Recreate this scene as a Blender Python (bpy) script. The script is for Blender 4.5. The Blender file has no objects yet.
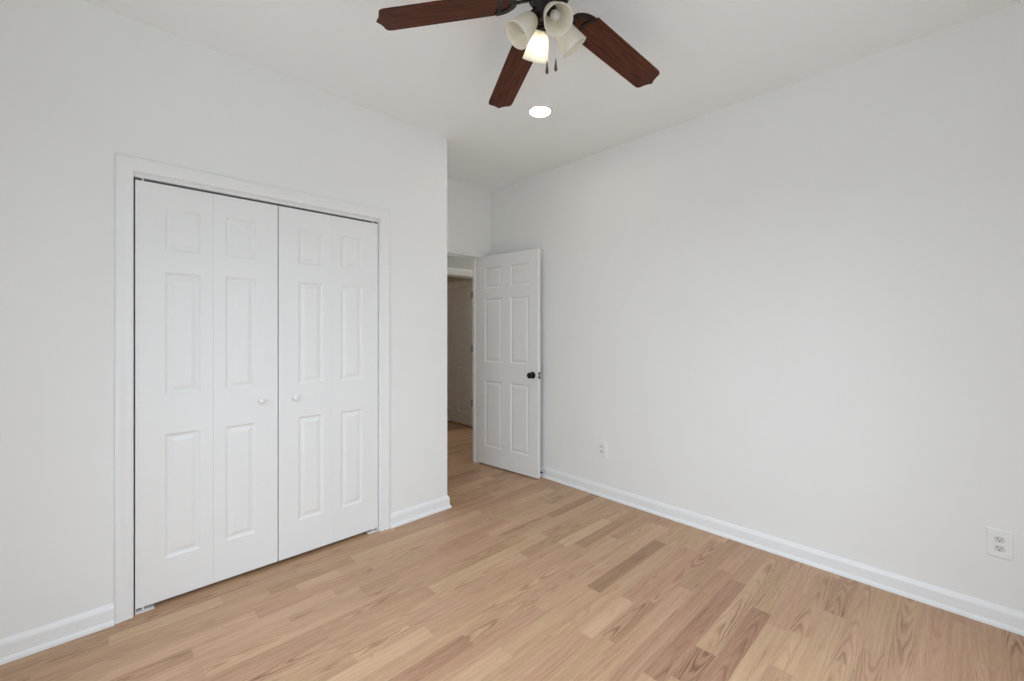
import bpy, bmesh, math, random
from mathutils import Vector, Matrix

PI = math.pi
C = bpy.context.scene.collection
scene = bpy.context.scene

# ------------------------------------------------------------------ camera, world, light, exposure
CAM_H = 1.31
YAW = math.radians(46.05)
cd = bpy.data.cameras.new('camera'); cam = bpy.data.objects.new('camera', cd); C.objects.link(cam)
cam.location = (0, 0, CAM_H); cam.rotation_euler = (PI / 2, 0, YAW)
cd.sensor_width = 36.0; cd.lens = 429.0 / 1024 * 36; cd.shift_y = -9.5 / 1024; cd.clip_start = 0.02
scene.camera = cam

scene.view_settings.view_transform = 'Standard'
scene.view_settings.look = 'None'
scene.view_settings.exposure = -0.16
scene.view_settings.gamma = 1.0
scene.view_settings.use_curve_mapping = False
scene.cycles.max_bounces = 16
scene.cycles.diffuse_bounces = 12
scene.cycles.glossy_bounces = 4
scene.cycles.transmission_bounces = 6

world = bpy.data.worlds.new('world'); scene.world = world; world.use_nodes = True
bg = world.node_tree.nodes['Background']
bg.inputs['Color'].default_value = (0.75, 0.86, 1.0, 1)
WORLD = 1.35
bg.inputs['Strength'].default_value = WORLD


def area(name, loc, rot, sx, sy, power, col):
    l = bpy.data.lights.new(name, 'AREA'); l.shape = 'RECTANGLE'; l.size = sx; l.size_y = sy
    l.energy = power; l.color = col
    o = bpy.data.objects.new(name, l); C.objects.link(o); o.location = loc; o.rotation_euler = rot
    return o


# room planes (metres; camera stands above the origin)
XW = -2.625      # face of the closet wall
XE = -3.30       # face of the entry-door wall
YR = 2.883       # right wall
XB, YB = 0.62, -0.52   # the two walls behind the camera
ZC = 2.739       # ceiling
YC = 1.863       # outer corner of the closet
XH = -4.46       # far wall of the hall

# daylight through the two windows behind the camera
WX = (-0.35, 1.80, 0.30, 2.08)     # window in wall x = XB : y0,y1,z0,z1
WY = (-1.65, 0.35, 0.30, 2.08)    # window in wall y = YB : x0,x1,z0,z1
TILT = math.radians(45)           # the sky above shines downward into the room
DAY = (0.835, 0.945, 1.06)
UPFILL = (0.95, 1.0, 0.97)        # tint of the upward fill added to brighten the ceiling
wxc, wyc = (WX[0] + WX[1]) / 2, (WY[0] + WY[1]) / 2
SKX, SKY, UPX, UPY = 146.0, 162.0, 15.0, 9.0
area('sky_daylight', (XB + 1.15, wxc, 2.75), (0, PI / 2 - TILT, 0), 2.2, 2.6, SKX, DAY)
area('sky_daylight', (wyc, YB - 1.15, 2.75), (PI / 2 - TILT, 0, 0), 2.6, 2.2, SKY, DAY)
area('ceiling_fill', (XB + 0.9, wxc, 0.25), (0, PI / 2 + math.radians(38), 0), 1.4, 2.4, UPX, UPFILL)  # upward fill added outside each window to lift ceiling and upper walls
area('ceiling_fill', (wyc, YB - 0.9, 0.25), (PI / 2 + math.radians(38), 0, 0), 2.4, 1.4, UPY, UPFILL)
LENS_EMIT = 50.0
BULB_EMIT = 25.0
HALL_W = 19.0
FAR_W = 3.4

# ------------------------------------------------------------------ materials
def mat(name):
    m = bpy.data.materials.new(name); m.use_nodes = True
    nt = m.node_tree; b = nt.nodes['Principled BSDF']
    return m, nt, b


def noise(nt, scale, detail=2.0, vec=None, rough=0.5):
    n = nt.nodes.new('ShaderNodeTexNoise'); n.inputs['Scale'].default_value = scale
    n.inputs['Detail'].default_value = detail; n.inputs['Roughness'].default_value = rough
    if vec is not None: nt.links.new(vec, n.inputs['Vector'])
    return n


def paint(name, col, rough, bump=0.0, scale=220):
    m, nt, b = mat(name)
    tc = nt.nodes.new('ShaderNodeTexCoord')
    n = noise(nt, 3.0, 3, tc.outputs['Object'])
    mx = nt.nodes.new('ShaderNodeMix'); mx.data_type = 'RGBA'
    mx.inputs[6].default_value = tuple(c * 0.985 for c in col) + (1,)
    mx.inputs[7].default_value = tuple(min(1, c * 1.015) for c in col) + (1,)
    nt.links.new(n.outputs['Fac'], mx.inputs[0]); nt.links.new(mx.outputs[2], b.inputs['Base Color'])
    b.inputs['Roughness'].default_value = rough
    if bump:
        n2 = noise(nt, scale, 2, tc.outputs['Object'])
        bp = nt.nodes.new('ShaderNodeBump'); bp.inputs['Strength'].default_value = bump; bp.inputs['Distance'].default_value = 0.001
        nt.links.new(n2.outputs['Fac'], bp.inputs['Height']); nt.links.new(bp.outputs['Normal'], b.inputs['Normal'])
    return m


M = {}
M['wall'] = paint('wall_paint', (0.838, 0.848, 0.832), 0.85, 0.08)
M['ceiling'] = paint('ceiling_paint', (0.88, 0.90, 0.90), 0.95, 0.08)
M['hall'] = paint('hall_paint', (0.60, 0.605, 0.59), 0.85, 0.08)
M['trim'] = paint('trim_paint', (0.84, 0.85, 0.85), 0.38)
M['door'] = paint('door_paint', (0.83, 0.84, 0.835), 0.42)
M['plastic'] = paint('white_plastic', (0.85, 0.85, 0.84), 0.35)
M['dark'] = paint('dark_slot', (0.02, 0.02, 0.02), 0.8)
M['black'] = paint('matte_black_metal', (0.006, 0.006, 0.006), 0.45); M['black'].node_tree.nodes['Principled BSDF'].inputs['Specular IOR Level'].default_value = 0.2
M['receptacle'] = paint('grey_white_plastic', (0.70, 0.70, 0.69), 0.4)
M['steel'] = paint('steel', (0.6, 0.6, 0.6), 0.35); M['steel'].node_tree.nodes['Principled BSDF'].inputs['Metallic'].default_value = 1
M['bronze'] = paint('dark_bronze', (0.022, 0.015, 0.012), 0.35); M['bronze'].node_tree.nodes['Principled BSDF'].inputs['Metallic'].default_value = 0.4
M['fob'] = paint('walnut_fob', (0.10, 0.065, 0.045), 0.4)


def wood_blade():
    m, nt, b = mat('mahogany')
    at = nt.nodes.new('ShaderNodeUVMap')
    mp = nt.nodes.new('ShaderNodeMapping'); mp.inputs['Scale'].default_value = (7, 130, 1)
    nt.links.new(at.outputs['UV'], mp.inputs['Vector'])
    n = noise(nt, 1.0, 4, mp.outputs['Vector'], 0.6); n.inputs['Distortion'].default_value = 0.6
    cr = nt.nodes.new('ShaderNodeValToRGB')
    cr.color_ramp.elements[0].position = 0.3; cr.color_ramp.elements[0].color = (0.028, 0.009, 0.004, 1)
    cr.color_ramp.elements[1].position = 0.72; cr.color_ramp.elements[1].color = (0.135, 0.037, 0.016, 1)
    nt.links.new(n.outputs['Fac'], cr.inputs['Fac']); nt.links.new(cr.outputs['Color'], b.inputs['Base Color'])
    b.inputs['Roughness'].default_value = 0.45; b.inputs['Specular IOR Level'].default_value = 0.2
    return m


M['blade'] = wood_blade()


def glass_shade():
    m, nt, b = mat('frosted_glass')
    nt.nodes.remove(b); out = nt.nodes['Material Output']
    d = nt.nodes.new('ShaderNodeBsdfDiffuse'); t = nt.nodes.new('ShaderNodeBsdfTranslucent'); g = nt.nodes.new('ShaderNodeBsdfGlossy')
    tc = nt.nodes.new('ShaderNodeTexCoord'); n = noise(nt, 60, 3, tc.outputs['Object'])
    cr = nt.nodes.new('ShaderNodeValToRGB')
    cr.color_ramp.elements[0].color = (0.90, 0.87, 0.78, 1); cr.color_ramp.elements[1].color = (0.96, 0.945, 0.88, 1)
    nt.links.new(n.outputs['Fac'], cr.inputs['Fac'])
    for s in (d, t): nt.links.new(cr.outputs['Color'], s.inputs['Color'])
    g.inputs['Roughness'].default_value = 0.25
    m1 = nt.nodes.new('ShaderNodeMixShader'); m1.inputs[0].default_value = 0.58
    m2 = nt.nodes.new('ShaderNodeMixShader'); m2.inputs[0].default_value = 0.05
    nt.links.new(d.outputs[0], m1.inputs[1]); nt.links.new(t.outputs[0], m1.inputs[2])
    nt.links.new(m1.outputs[0], m2.inputs[1]); nt.links.new(g.outputs[0], m2.inputs[2])
    nt.links.new(m2.outputs[0], out.inputs['Surface'])
    return m


M['shade'] = glass_shade()
M['bulb_off'] = paint('frosted_bulb', (0.50, 0.49, 0.45), 0.4)


def emitter(name, col, s):
    m, nt, b = mat(name)
    b.inputs['Base Color'].default_value = (0.9, 0.9, 0.9, 1)
    b.inputs['Emission Color'].default_value = col + (1,); b.inputs['Emission Strength'].default_value = s
    return m


M['lens'] = emitter('lit_lens', (1.0, 0.96, 0.88), LENS_EMIT)
M['bulb_on'] = emitter('lit_bulb', (1.0, 0.95, 0.86), BULB_EMIT)


def floor_wood():
    m, nt, b = mat('oak_floor')
    L = nt.links.new; N = nt.nodes.new

    def math_(op, a, bb=None, c=None):
        n = N('ShaderNodeMath'); n.operation = op
        for i, v in enumerate((a, bb, c)):
            if v is None: continue
            if isinstance(v, (int, float)): n.inputs[i].default_value = v
            else: L(v, n.inputs[i])
        return n.outputs[0]

    def attr(name):
        a = N('ShaderNodeAttribute'); a.attribute_name = name; return a
    uv = N('ShaderNodeUVMap'); sx = N('ShaderNodeSeparateXYZ'); L(uv.outputs['UV'], sx.inputs[0])
    u, v = sx.outputs[0], sx.outputs[1]                 # u across the plank (m, centred), v along it (m)
    seed = attr('seed').outputs['Fac']; tone = attr('tone').outputs['Fac']; cath = attr('cath').outputs['Fac']; hue = attr('hue').outputs['Fac']

    def vec(su, sv, so=31.7):
        c = N('ShaderNodeCombineXYZ'); L(math_('MULTIPLY', u, su), c.inputs[0]); L(math_('MULTIPLY', v, sv), c.inputs[1]); L(math_('MULTIPLY', seed, so), c.inputs[2])
        return c.outputs[0]
    # slow wander of the figure
    w1 = noise(nt, 1.0, 3, vec(14, 2.6), 0.55).outputs['Fac']
    w2 = noise(nt, 1.0, 2, vec(60, 9, 57.3), 0.5).outputs['Fac']
    wob = math_('ADD', math_('MULTIPLY', math_('SUBTRACT', w1, 0.5), 1.5), math_('MULTIPLY', math_('SUBTRACT', w2, 0.5), 0.35))
    # cathedral figure: contours of a long paraboloid
    uu = math_('MULTIPLY', math_('ADD', u, math_('MULTIPLY', math_('SUBTRACT', hue, 0.5), 0.03)), 30.0)
    par = math_('ADD', math_('MULTIPLY', math_('MULTIPLY', uu, uu), 1.1), math_('MULTIPLY', v, 3.4))
    f1 = math_('SINE', math_('MULTIPLY', math_('ADD', par, wob), 11.0))
    # straight figure
    f2 = math_('SINE', math_('MULTIPLY', math_('ADD', math_('MULTIPLY', u, 55.0), math_('MULTIPLY', wob, 2.2)), 5.5))
    mixf = N('ShaderNodeMix'); mixf.data_type = 'FLOAT'
    L(math_('GREATER_THAN', cath, 0.1), mixf.inputs[0]); L(f2, mixf.inputs[2]); L(f1, mixf.inputs[3])
    ring = math_('POWER', math_('ADD', math_('MULTIPLY', mixf.outputs[0], 0.5), 0.5), 2.2)
    # patchiness of the figure along the plank
    patch = noise(nt, 1.0, 2, vec(10, 2.0, 13.1)).outputs['Fac']
    amp = math_('MULTIPLY', math_('MINIMUM', math_('MAXIMUM', math_('MULTIPLY', math_('SUBTRACT', patch, 0.34), 3.5), 0.0), 1.0), math_('ADD', math_('MULTIPLY', cath, 0.20), 0.10))
    # pores and streaks
    por = noise(nt, 1.0, 2, vec(520, 22, 7.7), 0.6).outputs['Fac']
    stre = noise(nt, 1.0, 3, vec(70, 1.6, 19.9), 0.6).outputs['Fac']
    big = noise(nt, 1.0, 2, vec(9, 1.1, 3.3)).outputs['Fac']
    min_ = math_('MULTIPLY', math_('MAXIMUM', math_('SUBTRACT', noise(nt, 1.0, 3, vec(95, 3.2, 91.0), 0.6).outputs['Fac'], 0.645), 0.0), 3.2)
    val = math_('ADD', tone, math_('MULTIPLY', math_('SUBTRACT', stre, 0.5), 0.42))
    val = math_('ADD', val, math_('MULTIPLY', math_('SUBTRACT', big, 0.5), 0.26))
    val = math_('ADD', val, math_('MULTIPLY', math_('SUBTRACT', por, 0.5), 0.34))
    val = math_('SUBTRACT', val, math_('MULTIPLY', ring, amp))
    val = math_('SUBTRACT', val, min_)
    # small knots
    vo = N('ShaderNodeTexVoronoi'); vo.feature = 'F1'; vo.inputs['Scale'].default_value = 1.0; L(vec(8.0, 3.2, 44.0), vo.inputs['Vector'])
    kn = math_('MULTIPLY', math_('MAXIMUM', math_('SUBTRACT', 0.05, vo.outputs['Distance']), 0.0), 9.0)
    val = math_('SUBTRACT', val, kn)
    # seams
    edge = math_('SUBTRACT', PLANK / 2, math_('ABSOLUTE', u))
    seam = math_('MULTIPLY', math_('LESS_THAN', edge, 0.0006), 0.10)
    endd = attr('endv').outputs['Fac']
    seam2 = math_('MULTIPLY', math_('LESS_THAN', endd, 0.0009), 0.20)
    val = math_('SUBTRACT', val, math_('MAXIMUM', seam, seam2))
    cr = N('ShaderNodeValToRGB'); e = cr.color_ramp.elements
    e[0].position = 0.0; e[0].color = (0.13, 0.062, 0.030, 1)
    e[1].position = 1.0; e[1].color = (0.70, 0.485, 0.300, 1)
    for p, c in ((0.25, (0.27, 0.142, 0.075, 1)), (0.5, (0.43, 0.255, 0.148, 1)), (0.75, (0.56, 0.360, 0.218, 1))):
        q = e.new(p); q.color = c
    L(val, cr.inputs['Fac'])
    # some planks lean pink, some yellow
    hs = N('ShaderNodeHueSaturation'); L(cr.outputs['Color'], hs.inputs['Color'])
    L(math_('ADD', 0.492, math_('MULTIPLY', hue, 0.013)), hs.inputs['Hue']); hs.inputs['Saturation'].default_value = 1.0; hs.inputs['Value'].default_value = 0.97
    L(hs.outputs['Color'], b.inputs['Base Color'])
    L(math_('ADD', 0.36, math_('MULTIPLY', por, 0.16)), b.inputs['Roughness'])
    bp = N('ShaderNodeBump'); bp.inputs['Strength'].default_value = 0.12; bp.inputs['Distance'].default_value = 0.0006
    L(val, bp.inputs['Height']); L(bp.outputs['Normal'], b.inputs['Normal'])
    return m


PLANK = 0.0805
M['floor'] = floor_wood()

# ------------------------------------------------------------------ mesh helpers
def obj(name, bm, m, parent=None, smooth=False, recalc=True):
    if recalc: bmesh.ops.recalc_face_normals(bm, faces=bm.faces)
    me = bpy.data.meshes.new(name); bm.to_mesh(me); bm.free()
    me.materials.append(m)
    if smooth:
        for p in me.polygons: p.use_smooth = True
    o = bpy.data.objects.new(name, me); C.objects.link(o)
    if parent: o.parent = parent
    return o


def smooth_angle(o, deg=35):
    me = o.data
    bm = bmesh.new(); bm.from_mesh(me)
    for f in bm.faces: f.smooth = True
    for e in bm.edges:
        if len(e.link_faces) == 2 and e.calc_face_angle(0) > math.radians(deg): e.smooth = False
    bm.to_mesh(me); bm.free()
    return o


def empty(name, loc, rz=0.0):
    o = bpy.data.objects.new(name, None); C.objects.link(o); o.empty_display_size = 0.1
    o.location = loc; o.rotation_euler = (0, 0, rz); return o


def tag(o, label, cat, group=None):
    o['label'] = label; o['category'] = cat
    if group: o['group'] = group
    return o


def structure(o, label, cat):
    o['kind'] = 'structure'; o['label'] = label; o['category'] = cat; return o


def box(bm, x0, x1, y0, y1, z0, z1, bevel=0.0, mtx=None):
    vs = [bm.verts.new((x, y, z)) for x in (x0, x1) for y in (y0, y1) for z in (z0, z1)]
    idx = ((0, 1, 3, 2), (4, 6, 7, 5), (0, 4, 5, 1), (2, 3, 7, 6), (0, 2, 6, 4), (1, 5, 7, 3))
    fs = [bm.faces.new([vs[i] for i in f]) for f in idx]
    if bevel:
        es = list({e for f in fs for e in f.edges})
        r = bmesh.ops.bevel(bm, geom=es, offset=bevel, segments=2, affect='EDGES', profile=0.5)
        vs = list({v for f in r['faces'] for v in f.verts} | {v for v in vs if v.is_valid})
    if mtx is not None: bmesh.ops.transform(bm, matrix=mtx, verts=[v for v in vs if v.is_valid])
    return bm


def boxes(*bs, bevel=0.0):
    bm = bmesh.new()
    for b in bs: box(bm, *b, bevel=bevel)
    return bm


def lathe(bm, prof, seg=32, mtx=Matrix(), close=False):
    """prof: list of (r, z); revolved about local z."""
    rings = []
    for r, z in prof:
        if r < 1e-6: rings.append([bm.verts.new(mtx @ Vector((0, 0, z)))])
        else: rings.append([bm.verts.new(mtx @ Vector((r * math.cos(2 * PI * k / seg), r * math.sin(2 * PI * k / seg), z))) for k in range(seg)])
    prs = list(zip(rings, rings[1:])) + ([(rings[-1], rings[0])] if close else [])
    for a, b in prs:
        for k in range(seg):
            k2 = (k + 1) % seg
            f = []
            for v in ((a[k], a[k2], b[k2], b[k]) if len(a) > 1 and len(b) > 1 else (a[0], b[k2], b[k]) if len(a) == 1 and len(b) > 1 else (a[k], a[k2], b[0])):
                f.append(v)
            bm.faces.new(f)
    return bm


def align(p, d):
    """matrix taking local +z to direction d, at p"""
    q = Vector(d).normalized().to_track_quat('Z', 'Y')
    return Matrix.Translation(p) @ q.to_matrix().to_4x4()


def tube(bm, pts, radii, seg=12, caps=True):
    rings = []
    pts = [Vector(p) for p in pts]
    if not hasattr(radii, '__len__'): radii = [radii] * len(pts)
    for i, p in enumerate(pts):
        d = (pts[min(i + 1, len(pts) - 1)] - pts[max(i - 1, 0)]).normalized()
        m = align(p, d)
        rings.append([bm.verts.new(m @ Vector((radii[i] * math.cos(2 * PI * k / seg), radii[i] * math.sin(2 * PI * k / seg), 0))) for k in range(seg)])
    for a, b in zip(rings, rings[1:]):
        for k in range(seg): bm.faces.new((a[k], a[(k + 1) % seg], b[(k + 1) % seg], b[k]))
    if caps: bm.faces.new(rings[0][::-1]); bm.faces.new(rings[-1])
    return bm


def sweep(bm, profile, path, side):
    """Sweep profile (a, b) along a polyline. path: list of Vectors; side(i) -> (A, B) axes at vertex i with mitre already applied."""
    rings = []
    for i, p in enumerate(path):
        A, B = side(i)
        rings.append([bm.verts.new(Vector(p) + A * a + B * b) for a, b in profile])
    n = len(profile)
    for r0, r1 in zip(rings, rings[1:]):
        for k in range(n): bm.faces.new((r0[k], r0[(k + 1) % n], r1[(k + 1) % n], r1[k]))
    bm.faces.new(rings[0][::-1]); bm.faces.new(rings[-1])
    return bm


def prism(bm, outline, z0, z1, mtx=Matrix()):
    lo = [bm.verts.new(mtx @ Vector((x, y, z0))) for x, y in outline]
    hi = [bm.verts.new(mtx @ Vector((x, y, z1))) for x, y in outline]
    n = len(outline)
    for k in range(n): bm.faces.new((lo[k], lo[(k + 1) % n], hi[(k + 1) % n], hi[k]))
    bm.faces.new(lo[::-1]); bm.faces.new(hi)
    return bm


# ------------------------------------------------------------------ floor (one mesh of planks laid along y)
def build_floor():
    rnd = random.Random(27)
    bm = bmesh.new()
    uvl = bm.loops.layers.uv.new('UVMap')
    lay = {k: bm.faces.layers.float.new(k) for k in ('seed', 'tone', 'cath', 'hue')}
    endl = bm.loops.layers.float.new('endv') if hasattr(bm.loops.layers, 'float') else None
    X0, X1, Y0, Y1 = -7.4, XB, -0.6, 6.2
    # planks picked out in the photograph: (row, y0, y1, tone, cathedral)
    k_of = lambda x: math.floor((x + 0.031) / PLANK)
    fixed = {}
    for x, y0, y1, t, c in FIXED_PLANKS:
        fixed.setdefault(k_of(x), []).append((y0, y1, t, c))
    k0, k1 = k_of(X0), k_of(X1) + 1
    for k in range(k0, k1):
        xa, xb = -0.031 + k * PLANK, -0.031 + (k + 1) * PLANK
        xb_c = min(xb, X1)
        segs = []
        def fill(a, b):
            y = a
            while y < b - 1e-4:
                l = rnd.choice((rnd.uniform(0.25, 0.6), rnd.uniform(0.4, 0.9), rnd.uniform(0.6, 1.3)))
                if b - (y + l) < 0.22: l = b - y
                r = rnd.random()
                t = 0.85 + rnd.gauss(0, 0.05)
                if r < 0.06: t = 0.69 + rnd.gauss(0, 0.04)
                elif r < 0.2: t = 0.97 + rnd.gauss(0, 0.03)
                segs.append((y, y + l, t, rnd.choice((0.0, 0.0, 0.0, 0.15, 0.3, 0.6, 1.0, 1.4)))); y += l
        y = Y0 - rnd.uniform(0, 0.5)
        for f in sorted(fixed.get(k, [])):
            fill(y, f[0]); segs.append(f); y = f[1]
        fill(y, Y1)
        for (ya, yb, t, c) in segs:
            own = any(abs(ya - f[0]) < 1e-6 and f[1] == yb for f in fixed.get(k, []))
            ya = max(ya, Y0)
            if yb <= ya: continue
            # the thin end strips carry the end seam
            s = rnd.random() * 10; h = rnd.random(); h = 0.8 if own else h; flip = rnd.choice((-1, 1)); off = rnd.uniform(-2, 2)
            e = 0.0012
            for (p, q, end) in ((ya, ya + e, 0.0), (ya + e, yb, 1.0)):
                vs = [bm.verts.new((xx, yy, 0)) for xx, yy in ((xa, p), (xb_c, p), (xb_c, q), (xa, q))]
                f = bm.faces.new(vs)
                f[lay['seed']] = s; f[lay['tone']] = t - (0.07 if end == 0 else 0); f[lay['cath']] = c; f[lay['hue']] = h
                for lp, (uu, vv) in zip(f.loops, ((xa, p), (xb_c, p), (xb_c, q), (xa, q))):
                    lp[uvl].uv = (uu - (xa + xb) / 2, flip * (vv - ya) + off)
    me_o = obj('floor', bm, M['floor'], recalc=False)
    structure(me_o, 'honey coloured oak strip floor running past the closet', 'floor')
    sl = boxes((X0, X1 + 0.0, Y0, Y1, -0.1, -0.004))
    s = obj('subfloor', sl, M['dark'], me_o)
    a = me_o.data.attributes.new('endv', 'FLOAT', 'FACE')
    for d in a.data: d.value = 1.0
    return me_o


FIXED_PLANKS = [
    (-1.280, 1.805, 2.512, 0.58, 0.0), (-1.280, 2.512, 2.95, 0.86, 0.15), (-1.280, 1.20, 1.805, 0.85, 0.0), (-1.360, 1.50, 2.30, 0.88, 0.3), (-1.200, 1.40, 2.45, 0.87, 0.15), (-2.040, 2.30, 2.86, 0.67, 0.0), (-0.700, 1.79, 2.79, 0.90, 1.7), (-0.960, 2.15, 2.90, 0.74, 0.0),
    (-1.560, 1.34, 1.85, 0.92, 1.5), (-1.425, 1.13, 1.50, 0.92, 1.7), (-1.770, 0.90, 1.30, 0.90, 0.6), (-1.700, 0.74, 0.99, 0.97, 1.3),
    (-1.725, 1.79, 1.96, 0.72, 0.0), (-2.790, 0.80, 1.02, 0.78, 0.0), (-2.100, 0.96, 1.18, 0.76, 0.0), (-2.300, 0.73, 0.94, 0.96, 0.3),
    (-0.487, 1.90, 2.18, 0.91, 0.15), (-0.415, 2.45, 2.75, 0.80, 1.5),
]
build_floor()

# ------------------------------------------------------------------ walls, ceiling
T = 0.12
TE = 0.086                # the entry wall is thinner
CL0, CL1, CLZ = 0.104, 1.335, 2.052          # closet opening (y0, y1, top)
EN0, EN1, ENZ = 1.945, 2.718, 2.041          # entry opening
HO0, HO1, HOZ = 2.885, 3.678, 2.020           # doorway across the hall

structure(obj('ceiling', boxes((-7.4, XB + 0.3, YB - 0.3, 6.2, ZC, ZC + 0.12)), M['ceiling']), 'flat white ceiling above the whole room', 'ceiling')
structure(obj('wall_left', boxes((XW - T, XW, YB - T, CL0, 0, ZC), (XW - T, XW, CL1, YC, 0, ZC), (XW - T, XW, CL0, CL1, CLZ, ZC)), M['wall']), 'white wall around the bifold closet', 'wall')
structure(obj('wall_alcove', boxes((XE - T, XW - T, YC - T, YC, 0, ZC)), M['wall']), 'white closet side wall facing the entry door alcove', 'wall')
structure(obj('wall_back', boxes((XE - TE, XE, YC, EN0, 0, ZC), (XE - TE, XE, EN1, YR, 0, ZC), (XE - TE, XE, EN0, EN1, ENZ, ZC)), M['wall']), 'short white wall above the open entry door', 'wall')
structure(obj('wall_right', boxes((XE - T, XB + T, YR, YR + T, 0, ZC)), M['wall']), 'long plain white wall on the right with two outlets', 'wall')
y0, y1, z0, z1 = WX
structure(obj('wall_window', boxes((XB, XB + T, YB - T, y0, 0, ZC), (XB, XB + T, y1, YR, 0, ZC), (XB, XB + T, y0, y1, 0, z0), (XB, XB + T, y0, y1, z1, ZC)), M['wall']), 'white window wall behind the camera opposite the closet', 'wall')
x0, x1, z0, z1 = WY
structure(obj('wall_front', boxes((XW, x0, YB - T, YB, 0, ZC), (x1, XB, YB - T, YB, 0, ZC), (x0, x1, YB - T, YB, 0, z0), (x0, x1, YB - T, YB, z1, ZC)), M['wall']), 'white window wall behind the camera opposite the long wall', 'wall')
structure(obj('wall_closet', boxes((XE - T, XE, YB - T, YC - T, 0, ZC), (XE, XW - T, YB - T, YB, 0, ZC)), M['wall']), 'inside walls of the closet behind the bifold doors', 'wall')
# hall and the room across it
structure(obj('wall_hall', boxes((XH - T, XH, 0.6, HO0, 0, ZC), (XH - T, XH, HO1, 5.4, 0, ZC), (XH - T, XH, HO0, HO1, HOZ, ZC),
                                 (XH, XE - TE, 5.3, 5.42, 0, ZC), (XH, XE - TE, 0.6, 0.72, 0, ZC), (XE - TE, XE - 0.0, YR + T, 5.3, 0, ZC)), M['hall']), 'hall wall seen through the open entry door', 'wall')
structure(obj('wall_far', boxes((-7.3, XH - T, 4.9, 5.02, 0, ZC), (-7.3, XH - T, 1.6, 1.72, 0, ZC), (-7.32, -7.2, 1.6, 5.0, 0, ZC)), M['wall']), 'walls of the dim room beyond the hall', 'wall')


# windows behind the camera
def window(n, along, c, a0, a1, z0, z1, label):
    root = empty('window_%d' % n, (0, 0, 0)); structure(root, label, 'window')
    def bx(a, b, za, zb, d0, d1):
        return (c + d0, c + d1, a, b, za, zb) if along == 'y' else (a, b, c - d1, c - d0, za, zb)
    w = 0.05
    obj('window_frame', boxes(bx(a0, a0 + w, z0, z1, 0.03, 0.09), bx(a1 - w, a1, z0, z1, 0.03, 0.09), bx(a0 + w, a1 - w, z0, z0 + w, 0.03, 0.09), bx(a0 + w, a1 - w, z1 - w, z1, 0.03, 0.09),
                              bx(a0 + w, a1 - w, (z0 + z1) / 2 - 0.02, (z0 + z1) / 2 + 0.02, 0.04, 0.08)), M['trim'], root)
    cw = 0.064
    obj('window_casing', boxes(bx(a0 - cw, a0, z0 - cw, z1 + cw, -0.015, 0.0), bx(a1, a1 + cw, z0 - cw, z1 + cw, -0.015, 0.0), bx(a0, a1, z1, z1 + cw, -0.015, 0.0), bx(a0, a1, z0 - cw, z0, -0.015, 0.0)), M['trim'], root)
    return root


window(1, 'y', XB, *WX, 'white framed window opposite the closet')
window(2, 'x', YB, *WY, 'white framed window opposite the long wall')

# ------------------------------------------------------------------ baseboards, casings
BASE = [(0, 0), (0.024, 0), (0.024, 0.006), (0.0225, 0.013), (0.019, 0.018), (0.0135, 0.022), (0.0130, 0.066), (0.0125, 0.072), (0.009, 0.078), (0.0065, 0.087), (0.003, 0.091), (0, 0.091)]


def baseboard(name, pts, normals, label):
    """pts: floor polyline along the wall face; normals: outward normal per segment"""
    bm = bmesh.new(); Z = Vector((0, 0, 1))
    def side(i):
        ns = [Vector(n) for n in normals]
        if i == 0: A = ns[0]
        elif i == len(pts) - 1: A = ns[-1]
        else:
            a = ns[i - 1] + ns[i]; A = a / (1 + ns[i - 1].dot(ns[i]))
        return A, Z
    sweep(bm, BASE, [Vector(p) for p in pts], side)
    return structure(smooth_angle(obj(name, bm, M['trim']), 30), label, 'baseboard')


CASW = 0.0635
CASE = [(0, 0), (0, 0.008), (0.004, 0.0105), (0.010, 0.011), (0.030, 0.012), (0.040, 0.0145), (0.046, 0.0165), (0.056, 0.0165), (0.061, 0.0145), (0.0635, 0.011), (0.0635, 0)]


def casing(bm, X, n, y0, y1, ztop, w=CASW, wt=None, rev=0.005):
    """three-sided casing on plane x = X, thickness along n (+1 or -1)"""
    wt = wt or w
    N = Vector((n, 0, 0)); prof = [(a / CASW, b) for a, b in CASE]
    y0 -= rev; y1 += rev; ztop += rev
    path = [Vector((X, y0, 0)), Vector((X, y0, ztop)), Vector((X, y1, ztop)), Vector((X, y1, 0))]
    dirs = [Vector((0, -w, 0)), Vector((0, -w, wt)), Vector((0, w, wt)), Vector((0, w, 0))]
    sweep(bm, prof, path, lambda i: (dirs[i], N))


# closet: jamb lining and casing
bm = bmesh.new(); casing(bm, XW, 1, CL0 + 0.016, CL1 - 0.010, CLZ - 0.013)
t1 = structure(smooth_angle(obj('trim_1', bm, M['trim']), 40), 'white moulded casing around the bifold closet opening', 'door casing')
obj('jamb', boxes((XW - T, XW, CL0, CL0 + 0.012, 0, CLZ), (XW - T, XW, CL1 - 0.012, CL1, 0, CLZ), (XW - T, XW, CL0 + 0.012, CL1 - 0.012, CLZ - 0.012, CLZ)), M['trim'], t1)
obj('door_track', boxes((XW - 0.040, XW - 0.011, CL0 + 0.012, CL1 - 0.012, 2.0245, CLZ - 0.012)), M['trim'], t1)

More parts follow.
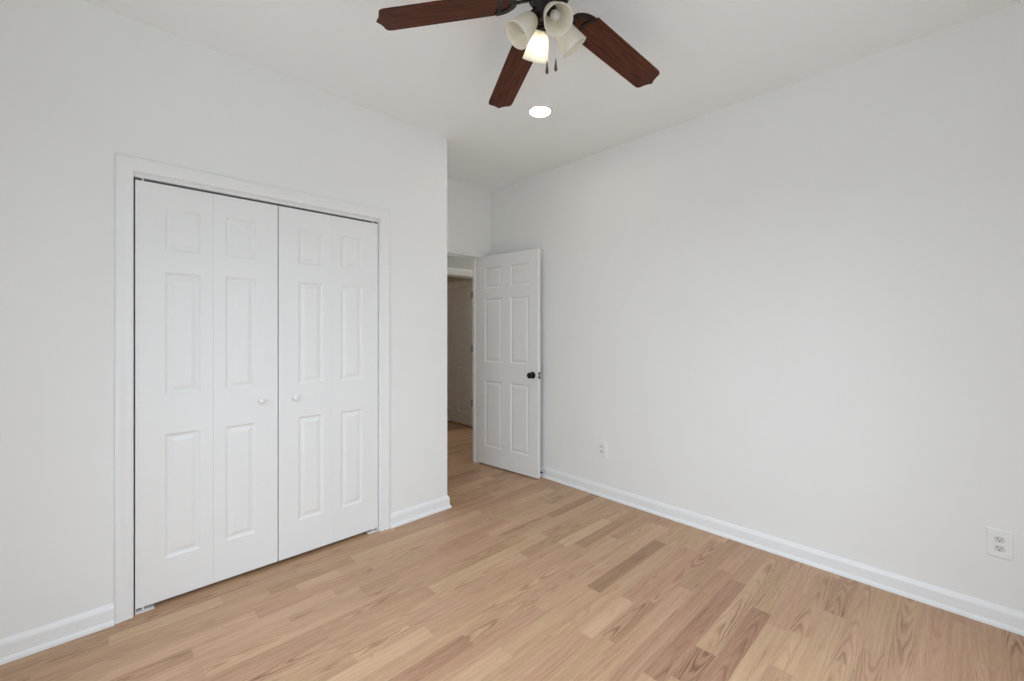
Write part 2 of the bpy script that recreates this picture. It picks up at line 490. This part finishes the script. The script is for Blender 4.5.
# entry: jamb and casing
bm = bmesh.new(); casing(bm, XE, 1, EN0, EN1, ENZ - 0.004, wt=0.045); casing(bm, XE - TE, -1, EN0, EN1, ENZ)
t2 = structure(smooth_angle(obj('trim_2', bm, M['trim']), 40), 'white casing around the entry doorway beside the open door', 'door casing')
J = 0.004
bm = boxes((XE - TE, XE, EN0 - 0.01, EN0 + J, 0, ENZ), (XE - TE, XE, EN1 - J, EN1 + 0.01, 0, ENZ), (XE - TE, XE, EN0 + J, EN1 - J, ENZ - J, ENZ + 0.01))
obj('jamb', bm, M['trim'], t2)
obj('door_stop_bead', boxes((XE - 0.07, XE - 0.04, EN0 + J, EN0 + J + 0.011, 0, ENZ - J), (XE - 0.07, XE - 0.04, EN1 - J - 0.011, EN1 - J, 0, ENZ - J), (XE - 0.07, XE - 0.04, EN0 + J + 0.011, EN1 - J - 0.011, ENZ - J - 0.011, ENZ - J)), M['trim'], t2)

# doorway across the hall
bm = bmesh.new(); casing(bm, XH, 1, HO0, HO1, HOZ, wt=0.09)
t3 = structure(smooth_angle(obj('trim_3', bm, M['trim']), 40), 'white casing of the doorway across the hall', 'door casing')
obj('jamb', boxes((XH - T, XH, HO0, HO0 + 0.012, 0, HOZ), (XH - T, XH, HO1 - 0.012, HO1, 0, HOZ), (XH - T, XH, HO0 + 0.012, HO1 - 0.012, HOZ - 0.006, HOZ + 0.006)), M['trim'], t3)

EC = EN0 - 0.005 - CASW
baseboard('baseboard_left', [(XW, YB, 0), (XW, CL0 + 0.011 - CASW, 0)], [(1, 0, 0)], 'white baseboard left of the closet doors')
baseboard('baseboard_corner', [(XW, CL1 - 0.005 + CASW, 0), (XW, YC, 0), (XE, YC, 0)], [(1, 0, 0), (0, 1, 0)], 'short white baseboard turning the corner right of the closet')
baseboard('baseboard_right', [(XE, YR, 0), (XB, YR, 0)], [(0, -1, 0)], 'long white baseboard under the right wall')
baseboard('baseboard_hall', [(XH, 0.72, 0), (XH, HO0 - 0.005 - CASW, 0)], [(1, 0, 0)], 'white baseboard of the hall beside the far doorway')
baseboard('baseboard_window', [(XB, YR, 0), (XB, YB, 0), (XW, YB, 0)], [(-1, 0, 0), (0, 1, 0)], 'white baseboard under the windows behind the camera')


# ------------------------------------------------------------------ panelled doors
def leaf_mesh(w, h, t, cols, rows, both=True, lip=0.0):
    """slab in local x (width), z (height), front face y = 0 looking along -y"""
    bm = bmesh.new()
    xs = [0] + [c for ab in cols for c in ab] + [w]
    zs = [0] + [c for ab in rows for c in ab] + [h]
    steps = ((0.0, 0.0), (0.004, 0.0025), (0.009, 0.0065), (0.016, 0.0075), (0.020, 0.0070), (0.036, 0.0022), (0.040, 0.0018))

    def face(y, s):
        for i in range(len(xs) - 1):
            for j in range(len(zs) - 1):
                a, b, c, d = xs[i], xs[i + 1], zs[j], zs[j + 1]
                rect = lambda e, dep: [bm.verts.new((px, y + s * dep, pz)) for px, pz in ((a + e, c + e), (b - e, c + e), (b - e, d - e), (a + e, d - e))]
                if i % 2 == 1 and j % 2 == 1:
                    prev = rect(*steps[0])
                    for st in steps[1:]:
                        cur = rect(*st)
                        for k in range(4): bm.faces.new((prev[k], prev[(k + 1) % 4], cur[(k + 1) % 4], cur[k]))
                        prev = cur
                    bm.faces.new(prev)
                else: bm.faces.new(rect(0, 0))
    face(0, 1)
    if both: face(t, -1)
    else:
        for i in range(len(xs) - 1):
            for j in range(len(zs) - 1):
                bm.faces.new([bm.verts.new(p) for p in ((xs[i], t, zs[j]), (xs[i + 1], t, zs[j]), (xs[i + 1], t, zs[j + 1]), (xs[i], t, zs[j + 1]))])
    for j in range(len(zs) - 1):
        for x in (0, w): bm.faces.new([bm.verts.new(p) for p in ((x, 0, zs[j]), (x, t, zs[j]), (x, t, zs[j + 1]), (x, 0, zs[j + 1]))])
    for i in range(len(xs) - 1):
        for z in (0, h): bm.faces.new([bm.verts.new(p) for p in ((xs[i], 0, z), (xs[i], t, z), (xs[i + 1], t, z), (xs[i + 1], 0, z))])
    bmesh.ops.remove_doubles(bm, verts=bm.verts, dist=1e-5)
    return bm


def soften(o, w=0.0018):
    b = o.modifiers.new('edge', 'BEVEL'); b.width = w; b.segments = 2; b.limit_method = 'ANGLE'; b.angle_limit = math.radians(60)
    return o


# --- bifold closet doors: each door is two hinged leaves
DB, DT = 0.022, 2.011                # bottom and top of the leaves
BROWS = [(0.219 - DB, 0.814 - DB), (1.005 - DB, 1.592 - DB), (1.696 - DB, 1.899 - DB)]
LW = 0.2985
XD = XW - 0.010


def knob_white(parent, x, z):
    bm = bmesh.new()
    lathe(bm, [(0, 0), (0.009, 0), (0.0085, 0.006), (0.0075, 0.010), (0.010, 0.014), (0.0155, 0.019), (0.0175, 0.024), (0.0165, 0.029), (0.012, 0.033), (0.005, 0.035), (0, 0.035)], 24, align((x, 0, z), (0, -1, 0)))
    return obj('knob', bm, M['door'], parent, smooth=True)


def bifold(n, ya, yb, pivot_left, label):
    root = empty('door_%d' % n, (XD, ya, 0), PI / 2); structure(root, label, 'closet door')
    w = (yb - ya - 0.0004) / 2
    narrow, wide = 0.052, w - 0.140 - 0.052
    for i in range(2):
        x0 = i * (w + 0.0004)
        cols = [(wide, wide + 0.14)] if i == 0 else [(narrow, narrow + 0.14)]
        bm = leaf_mesh(w, DT - DB, 0.034, cols, BROWS, both=False)
        bmesh.ops.translate(bm, verts=bm.verts, vec=(x0, 0, DB))
        lf = soften(obj('leaf', bm, M['door'], root), 0.0010)
        if (i == 1) == pivot_left:
            knob_white(lf, (yb - ya - 0.084) if pivot_left else 0.084, 0.931)
    px = 0.0 if pivot_left else yb - ya
    s = 1 if pivot_left else -1
    a, b = sorted((px + s * 0.0, px + s * 0.068))
    obj('pivot_bracket', boxes((a, b, -0.006, 0.026, 0.001, 0.006), (*sorted((px + s * 0.0, px + s * 0.003)), 0.004, 0.026, 0.006, 0.02)), M['plastic'], root)
    bm = bmesh.new(); tube(bm, [(px + s * 0.028, 0.015, 0.004), (px + s * 0.028, 0.015, DB + 0.002)], 0.004)
    obj('pivot_pin', bm, M['plastic'], root)
    bm = bmesh.new(); tube(bm, [(px + s * 0.028, 0.015, DT - 0.002), (px + s * 0.028, 0.015, 2.0255)], 0.004)
    obj('pivot_pin', bm, M['plastic'], root)
    return root


bifold(1, CL0 + 0.012 + 0.006, 0.7215, True, 'white bifold closet door nearest the camera, knob at its right edge')
bifold(2, 0.7265, CL1 - 0.012 - 0.004, False, 'white bifold closet door nearest the corner, knob at its left edge')

# --- entry door, standing open against the right wall
EW, EH, ET = 0.747, 2.026, 0.035
EROWS = [(0.178, 0.815), (0.998, 1.612), (1.710, 1.912)]
ECOLS = [(0.094, 0.318), (0.424, 0.648)]
ang = math.radians(5.25)
e_root = empty('door_3', (-3.297, 2.711, 0.012), ang)
structure(e_root, 'open white six panel entry door with black knob', 'door')
soften(obj('slab', leaf_mesh(EW, EH, ET, ECOLS, EROWS), M['door'], e_root))
KP = [(0, 0), (0.031, 0), (0.031, 0.004), (0.029, 0.007), (0.014, 0.010), (0.0115, 0.016), (0.0125, 0.024), (0.020, 0.030), (0.0255, 0.037), (0.027, 0.045), (0.0245, 0.053), (0.017, 0.058), (0.007, 0.060), (0, 0.060)]
KZ, KX = 0.918 - 0.012, EW - 0.060
bm = bmesh.new(); lathe(bm, KP, 28, align((KX, 0, KZ), (0, -1, 0)))
obj('knob', bm, M['black'], e_root, smooth=True)
bm = bmesh.new(); lathe(bm, [(r, z * 0.9) for r, z in KP], 28, align((KX, ET, KZ), (0, 1, 0)))
obj('knob', bm, M['black'], e_root, smooth=True)
lp = obj('latch_plate', boxes((EW - 0.0005, EW + 0.0015, 0.005, 0.030, KZ - 0.029, KZ + 0.029)), M['black'], e_root)
bm = bmesh.new(); prism(bm, [(0, 0.010), (0, 0.025), (0.010, 0.025), (0.003, 0.010)], KZ - 0.0085, KZ + 0.0085, Matrix.Translation((EW + 0.001, 0, 0)))
obj('latch_bolt', bm, M['steel'], lp)

# --- door of the room across the hall, swung open
FW = 0.76
f_root = empty('door_4', (XH - T - FW, HO1 - 0.018, 0.012), 0)
structure(f_root, 'dim white panelled door beyond the hall', 'door')
soften(obj('slab', leaf_mesh(FW, 2.000, ET, [(0.098, 0.330), (0.430, 0.662)], EROWS), M['door'], f_root))
for z in (0.32, 1.06, 1.79):
    bm = bmesh.new(); tube(bm, [(FW + 0.004, -0.004, z - 0.045), (FW + 0.004, -0.004, z + 0.045)], 0.0065)
    box(bm, FW - 0.001, FW + 0.0012, 0.0, 0.03, z - 0.044, z + 0.044)
    obj('hinge', bm, M['black'], f_root)


# ------------------------------------------------------------------ outlets on the right wall
def outlet(x, z, label):
    root = empty('outlet', (x, YR, z)); tag(root, label, 'power outlet')
    w, h = 0.083, 0.126
    bm = bmesh.new()
    o = [(-w / 2, -h / 2), (w / 2, -h / 2), (w / 2, h / 2), (-w / 2, h / 2)]
    lo = [bm.verts.new((px, 0, pz)) for px, pz in o]
    mid = [bm.verts.new((px, -0.0025, pz)) for px, pz in o]
    hi = [bm.verts.new((px * (1 - 0.010 / w), -0.006, pz * (1 - 0.010 / h))) for px, pz in o]
    for a, b in ((lo, mid), (mid, hi)):
        for k in range(4): bm.faces.new((a[k], a[(k + 1) % 4], b[(k + 1) % 4], b[k]))
    bm.faces.new(hi); bm.faces.new(lo)
    obj('cover_plate', bm, M['plastic'], root)
    for s in (1, -1):
        zc = s * 0.0195
        pts = []
        for k in range(40):
            a = 2 * PI * k / 40
            pts.append((0.0172 * math.cos(a), max(-0.0138, min(0.0138, 0.0172 * math.sin(a)))))
        bm = bmesh.new(); prism(bm, pts, 0.0055, 0.0085, Matrix.Translation((0, 0, zc)) @ Matrix.Rotation(PI / 2, 4, 'X'))
        # rotation about x: local y -> z, local z -> -y
        r = obj('receptacle', bm, M['receptacle'], root)
        for dx, hh in ((-0.0065, 0.0085), (0.0065, 0.0070)):
            obj('slot', boxes((dx - 0.0012, dx + 0.0012, -0.0089, -0.0080, zc + 0.0035 - hh / 2, zc + 0.0035 + hh / 2)), M['dark'], r)
        bm = bmesh.new(); lathe(bm, [(0, 0), (0.0026, 0), (0.0026, 0.0009), (0, 0.0009)], 14, align((0, -0.0080, zc - 0.0075), (0, -1, 0)))
        obj('ground_hole', bm, M['dark'], r)
    bm = bmesh.new(); lathe(bm, [(0, 0), (0.0032, 0), (0.0028, 0.0012), (0, 0.0014)], 14, align((0, -0.006, 0), (0, -1, 0)))
    obj('screw', bm, M['plastic'], root)
    return root


outlet(0.131, 0.366, 'white duplex outlet on the bare right wall, far from the open door')
outlet(-1.957, 0.374, 'white duplex outlet low on the wall beside the open door')

# ------------------------------------------------------------------ recessed ceiling light
root = empty('recessed_light', (-1.880, 2.066, ZC)); tag(root, 'round lit recessed light flush in the white ceiling', 'ceiling light')
bm = bmesh.new(); lathe(bm, [(0.066, 0.0), (0.082, 0.0), (0.082, -0.003), (0.078, -0.006), (0.068, -0.007), (0.066, -0.004)], 48, close=True)
obj('trim_ring', bm, M['plastic'], root, smooth=True)
bm = bmesh.new(); lathe(bm, [(0, -0.0055), (0.040, -0.0052), (0.067, -0.004)], 48)
obj('lens', bm, M['lens'], root, smooth=True)

# ------------------------------------------------------------------ ceiling fan
ca, sa = math.cos(YAW), math.sin(YAW)
def w2(xc, d): return (xc * ca - d * sa, xc * sa + d * ca)
FX, FY = w2(0.1425, 1.661)
KXo, KYo = w2(0.132, 1.661)
fan = empty('ceiling_fan', (FX, FY, 0)); tag(fan, 'dark bronze ceiling fan with reddish wood blades and four glass shades', 'ceiling fan')
kx, ky = KXo - FX, KYo - FY
bm = bmesh.new(); lathe(bm, [(0, ZC), (0.075, ZC), (0.078, ZC - 0.012), (0.07, ZC - 0.03), (0.045, ZC - 0.035), (0, ZC - 0.035)], 40)
obj('canopy', bm, M['bronze'], fan, smooth=True)
bm = bmesh.new(); lathe(bm, [(0, 2.715), (0.06, 2.712), (0.10, 2.702), (0.118, 2.685), (0.120, 2.665), (0.112, 2.645), (0.090, 2.625), (0.080, 2.612), (0.080, 2.600), (0, 2.600)], 48)
smooth_angle(obj('motor_housing', bm, M['bronze'], fan))
bm = bmesh.new(); lathe(bm, [(0, 2.60), (0.040, 2.60), (0.046, 2.585), (0.047, 2.54), (0.044, 2.525), (0.030, 2.513), (0.012, 2.508), (0.009, 2.500), (0.006, 2.495), (0, 2.494)], 36, Matrix.Translation((kx, ky, 0)))
smooth_angle(obj('switch_housing', bm, M['bronze'], fan))

# blades: built along local +x, copied round the hub
RT, BW = 0.672, 0.130


def blade_bm():
    hw = BW / 2
    up = [(0.135, 0.024), (0.150, 0.0285), (0.170, 0.036), (0.190, 0.046), (0.204, 0.0545), (0.211, 0.0585), (0.213, hw), (0.30, hw), (0.42, hw), (0.54, hw), (0.629, hw), (0.640, hw - 0.003), (0.647, hw - 0.009),
          (0.6505, 0.047), (0.6535, 0.034), (0.661, 0.016), (RT, 0.0)]
    out = up + [(x, -y) for x, y in up[::-1][1:]]
    bm = bmesh.new(); prism(bm, out, -0.003, 0.003)
    bmesh.ops.triangulate(bm, faces=[f for f in bm.faces if len(f.verts) > 4])
    uv = bm.loops.layers.uv.new('UVMap')
    for f in bm.faces:
        for l in f.loops: l[uv].uv = (l.vert.co.x, l.vert.co.y)
    return bm


def iron_bm():
    """bracket under the blade root: a looped band with a curved cross bar"""
    bm = bmesh.new(); z0, z1 = -0.008, -0.0032
    def strip(pts_o, pts_i):
        n = len(pts_o)
        lo_o = [bm.verts.new((x, y, z0)) for x, y in pts_o]; lo_i = [bm.verts.new((x, y, z0)) for x, y in pts_i]
        hi_o = [bm.verts.new((x, y, z1)) for x, y in pts_o]; hi_i = [bm.verts.new((x, y, z1)) for x, y in pts_i]
        for k in range(n - 1):
            bm.faces.new((lo_o[k], lo_o[k + 1], lo_i[k + 1], lo_i[k])); bm.faces.new((hi_o[k], hi_i[k], hi_i[k + 1], hi_o[k + 1]))
            bm.faces.new((lo_o[k], hi_o[k], hi_o[k + 1], lo_o[k + 1])); bm.faces.new((lo_i[k], lo_i[k + 1], hi_i[k + 1], hi_i[k]))
        for a in (0, n - 1): bm.faces.new((lo_o[a], lo_i[a], hi_i[a], hi_o[a]))
    N = 24
    o, i = [], []
    for k in range(N + 1):
        a = PI / 2 + PI * k / N
        o.append((0.208 + 0.083 * math.cos(a), 0.0615 * math.sin(a))); i.append((0.208 + 0.060 * math.cos(a), 0.041 * math.sin(a)))
    strip(o, i)
    o, i = [], []
    for k in range(N + 1):
        y = -0.055 + 0.110 * k / N; q = (y / 0.055) ** 2
        o.append((0.182 + 0.024 * q, y)); i.append((0.198 + 0.016 * q, y))
    strip(o, i)
    return bm


DROOP = math.atan(0.157); PITCH = math.radians(-6.4)
def blade_mtx(k):
    a = math.radians(37.0) + YAW + k * 2 * PI / 5
    return Matrix.Translation((0, 0, 2.557 + 0.157 * 0.3)) @ Matrix.Rotation(a, 4, 'Z') @ Matrix.Rotation(DROOP, 4, 'Y') @ Matrix.Rotation(PITCH, 4, 'X')


b0 = obj('blade', blade_bm(), M['blade'], fan)
i0 = obj('blade_iron', iron_bm(), M['bronze'], b0)
bm = bmesh.new(); tube(bm, [(0.070, 0, 0.002), (0.095, 0, -0.003), (0.115, 0, -0.006), (0.140, 0, -0.0056)], [0.012, 0.010, 0.009, 0.010], 10)
for v in bm.verts: v.co.z = -0.003 + (v.co.z + 0.003) * 0.6
a0 = obj('blade_arm', bm, M['bronze'], b0, smooth=True)
b0.matrix_local = blade_mtx(0)
for k in range(1, 5):
    b = b0.copy(); C.objects.link(b); b.parent = fan; b.matrix_local = blade_mtx(k)
    for ch in (i0, a0):
        c = ch.copy(); C.objects.link(c); c.parent = b

# light kit: four bell shades
S_OUT = [(0.0215, 0.0), (0.0235, 0.004), (0.0300, 0.012), (0.0355, 0.024), (0.0395, 0.040), (0.0430, 0.058), (0.0470, 0.078), (0.0510, 0.096), (0.0540, 0.109)]
def shade_bm():
    inn = [(r - 0.0022, s + 0.001) for r, s in S_OUT[::-1]]
    inn[0] = (S_OUT[-1][0] - 0.0022, 0.109)
    bm = bmesh.new(); lathe(bm, S_OUT + inn, 40, close=True); return bm


for k in range(4):
    a = math.radians(17.1) + YAW + k * PI / 2
    lit = (k == 1)
    er = Vector((math.cos(a), math.sin(a), 0)); tilt = math.radians(50.5)
    d = er * math.cos(tilt) - Vector((0, 0, 1)) * math.sin(tilt)
    p = Vector((kx, ky, 2.513)) + er * 0.0525
    m = align(p, d)
    bm = bmesh.new(); tube(bm, [Vector((kx, ky, 2.553)) + er * 0.036, Vector((kx, ky, 2.548)) + er * 0.046, p - d * 0.028 + er * 0.003, p - d * 0.012], [0.010, 0.010, 0.011, 0.013], 12)
    obj('light_arm', bm, M['bronze'], fan, smooth=True)
    sh = obj('lamp_shade', shade_bm(), M['shade'], fan, smooth=True); sh.matrix_local = m
    if lit: sh['label'] = 'glowing white glass shade'
    bm = bmesh.new(); lathe(bm, [(0, -0.014), (0.016, -0.014), (0.023, -0.008), (0.025, 0.003), (0.019, 0.003), (0.0165, 0.006), (0.0165, 0.030), (0.0, 0.030)], 24)
    smooth_angle(obj('socket', bm, M['bronze'], sh))
    bm = bmesh.new(); lathe(bm, [(0, 0.030), (0.011, 0.030), (0.012, 0.036), (0.016, 0.046), (0.019, 0.056), (0.0185, 0.066), (0.014, 0.076), (0.006, 0.083), (0, 0.084)], 24)
    obj('bulb', bm, M['bulb_on'] if lit else M['bulb_off'], sh, smooth=True)

for (xc, dd, zend) in ((0.1322, 1.621, 2.281), (0.1690, 1.657, 2.313)):
    cx_, cy_ = w2(xc, dd); cx_ -= FX; cy_ -= FY
    bm = bmesh.new()
    z = zend + 0.047
    tube(bm, [(cx_ + (kx - cx_) * 0.25, cy_ + (ky - cy_) * 0.25, 2.535), (cx_, cy_, 2.515), (cx_, cy_, z - 0.006)], 0.0011, 6)
    while z < 2.51:
        bmesh.ops.create_icosphere(bm, subdivisions=1, radius=0.0017, matrix=Matrix.Translation((cx_, cy_, z))); z += 0.0075
    ch = obj('pull_chain', bm, M['steel'], fan, smooth=True)
    bm = bmesh.new(); lathe(bm, [(0, 0.047), (0.002, 0.047), (0.0028, 0.040), (0.0038, 0.028), (0.0058, 0.014), (0.0064, 0.007), (0.005, 0.002), (0, 0)], 16, Matrix.Translation((cx_, cy_, zend)))
    obj('fob', bm, M['fob'], ch, smooth=True)

# unseen point light added to brighten the hall, no fixture there
l = bpy.data.lights.new('hall_fill', 'POINT'); l.energy = HALL_W; l.color = (1.0, 0.955, 0.90); l.shadow_soft_size = 0.12
o = bpy.data.objects.new('hall_fill', l); C.objects.link(o); o.location = (-3.72, 4.95, 2.2)

l = bpy.data.lights.new('far_room_fill', 'POINT'); l.energy = FAR_W; l.color = (1.0, 0.68, 0.42); l.shadow_soft_size = 0.12  # unseen warm fill added to tint the far door
o = bpy.data.objects.new('far_room_fill', l); C.objects.link(o); o.location = (-6.2, 2.3, 2.5)

# small door stop on the right baseboard behind the open door's edge
root = empty('door_stop', (-2.560, YR - 0.0125, 0.055)); tag(root, 'tiny dark door stop on the baseboard behind the open door', 'door stop')
bm = bmesh.new(); lathe(bm, [(0, 0), (0.009, 0), (0.009, 0.003), (0.0055, 0.006), (0.0050, 0.036), (0, 0.036)], 16, align((0, 0, 0), (0, -1, 0)))
obj('post', bm, M['steel'], root, smooth=True)
bm = bmesh.new(); lathe(bm, [(0, 0.034), (0.008, 0.034), (0.0085, 0.040), (0.007, 0.046), (0, 0.047)], 16, align((0, 0, 0), (0, -1, 0)))
obj('rubber_tip', bm, M['black'], root, smooth=True)

l = bpy.data.lights.new('hall_fill', 'POINT'); l.energy = 3.5; l.color = (1.0, 0.955, 0.90); l.shadow_soft_size = 0.12  # second unseen hall fill, added to brighten the open entry door
o = bpy.data.objects.new('hall_fill', l); C.objects.link(o); o.location = (-4.0, 1.4, 2.4)
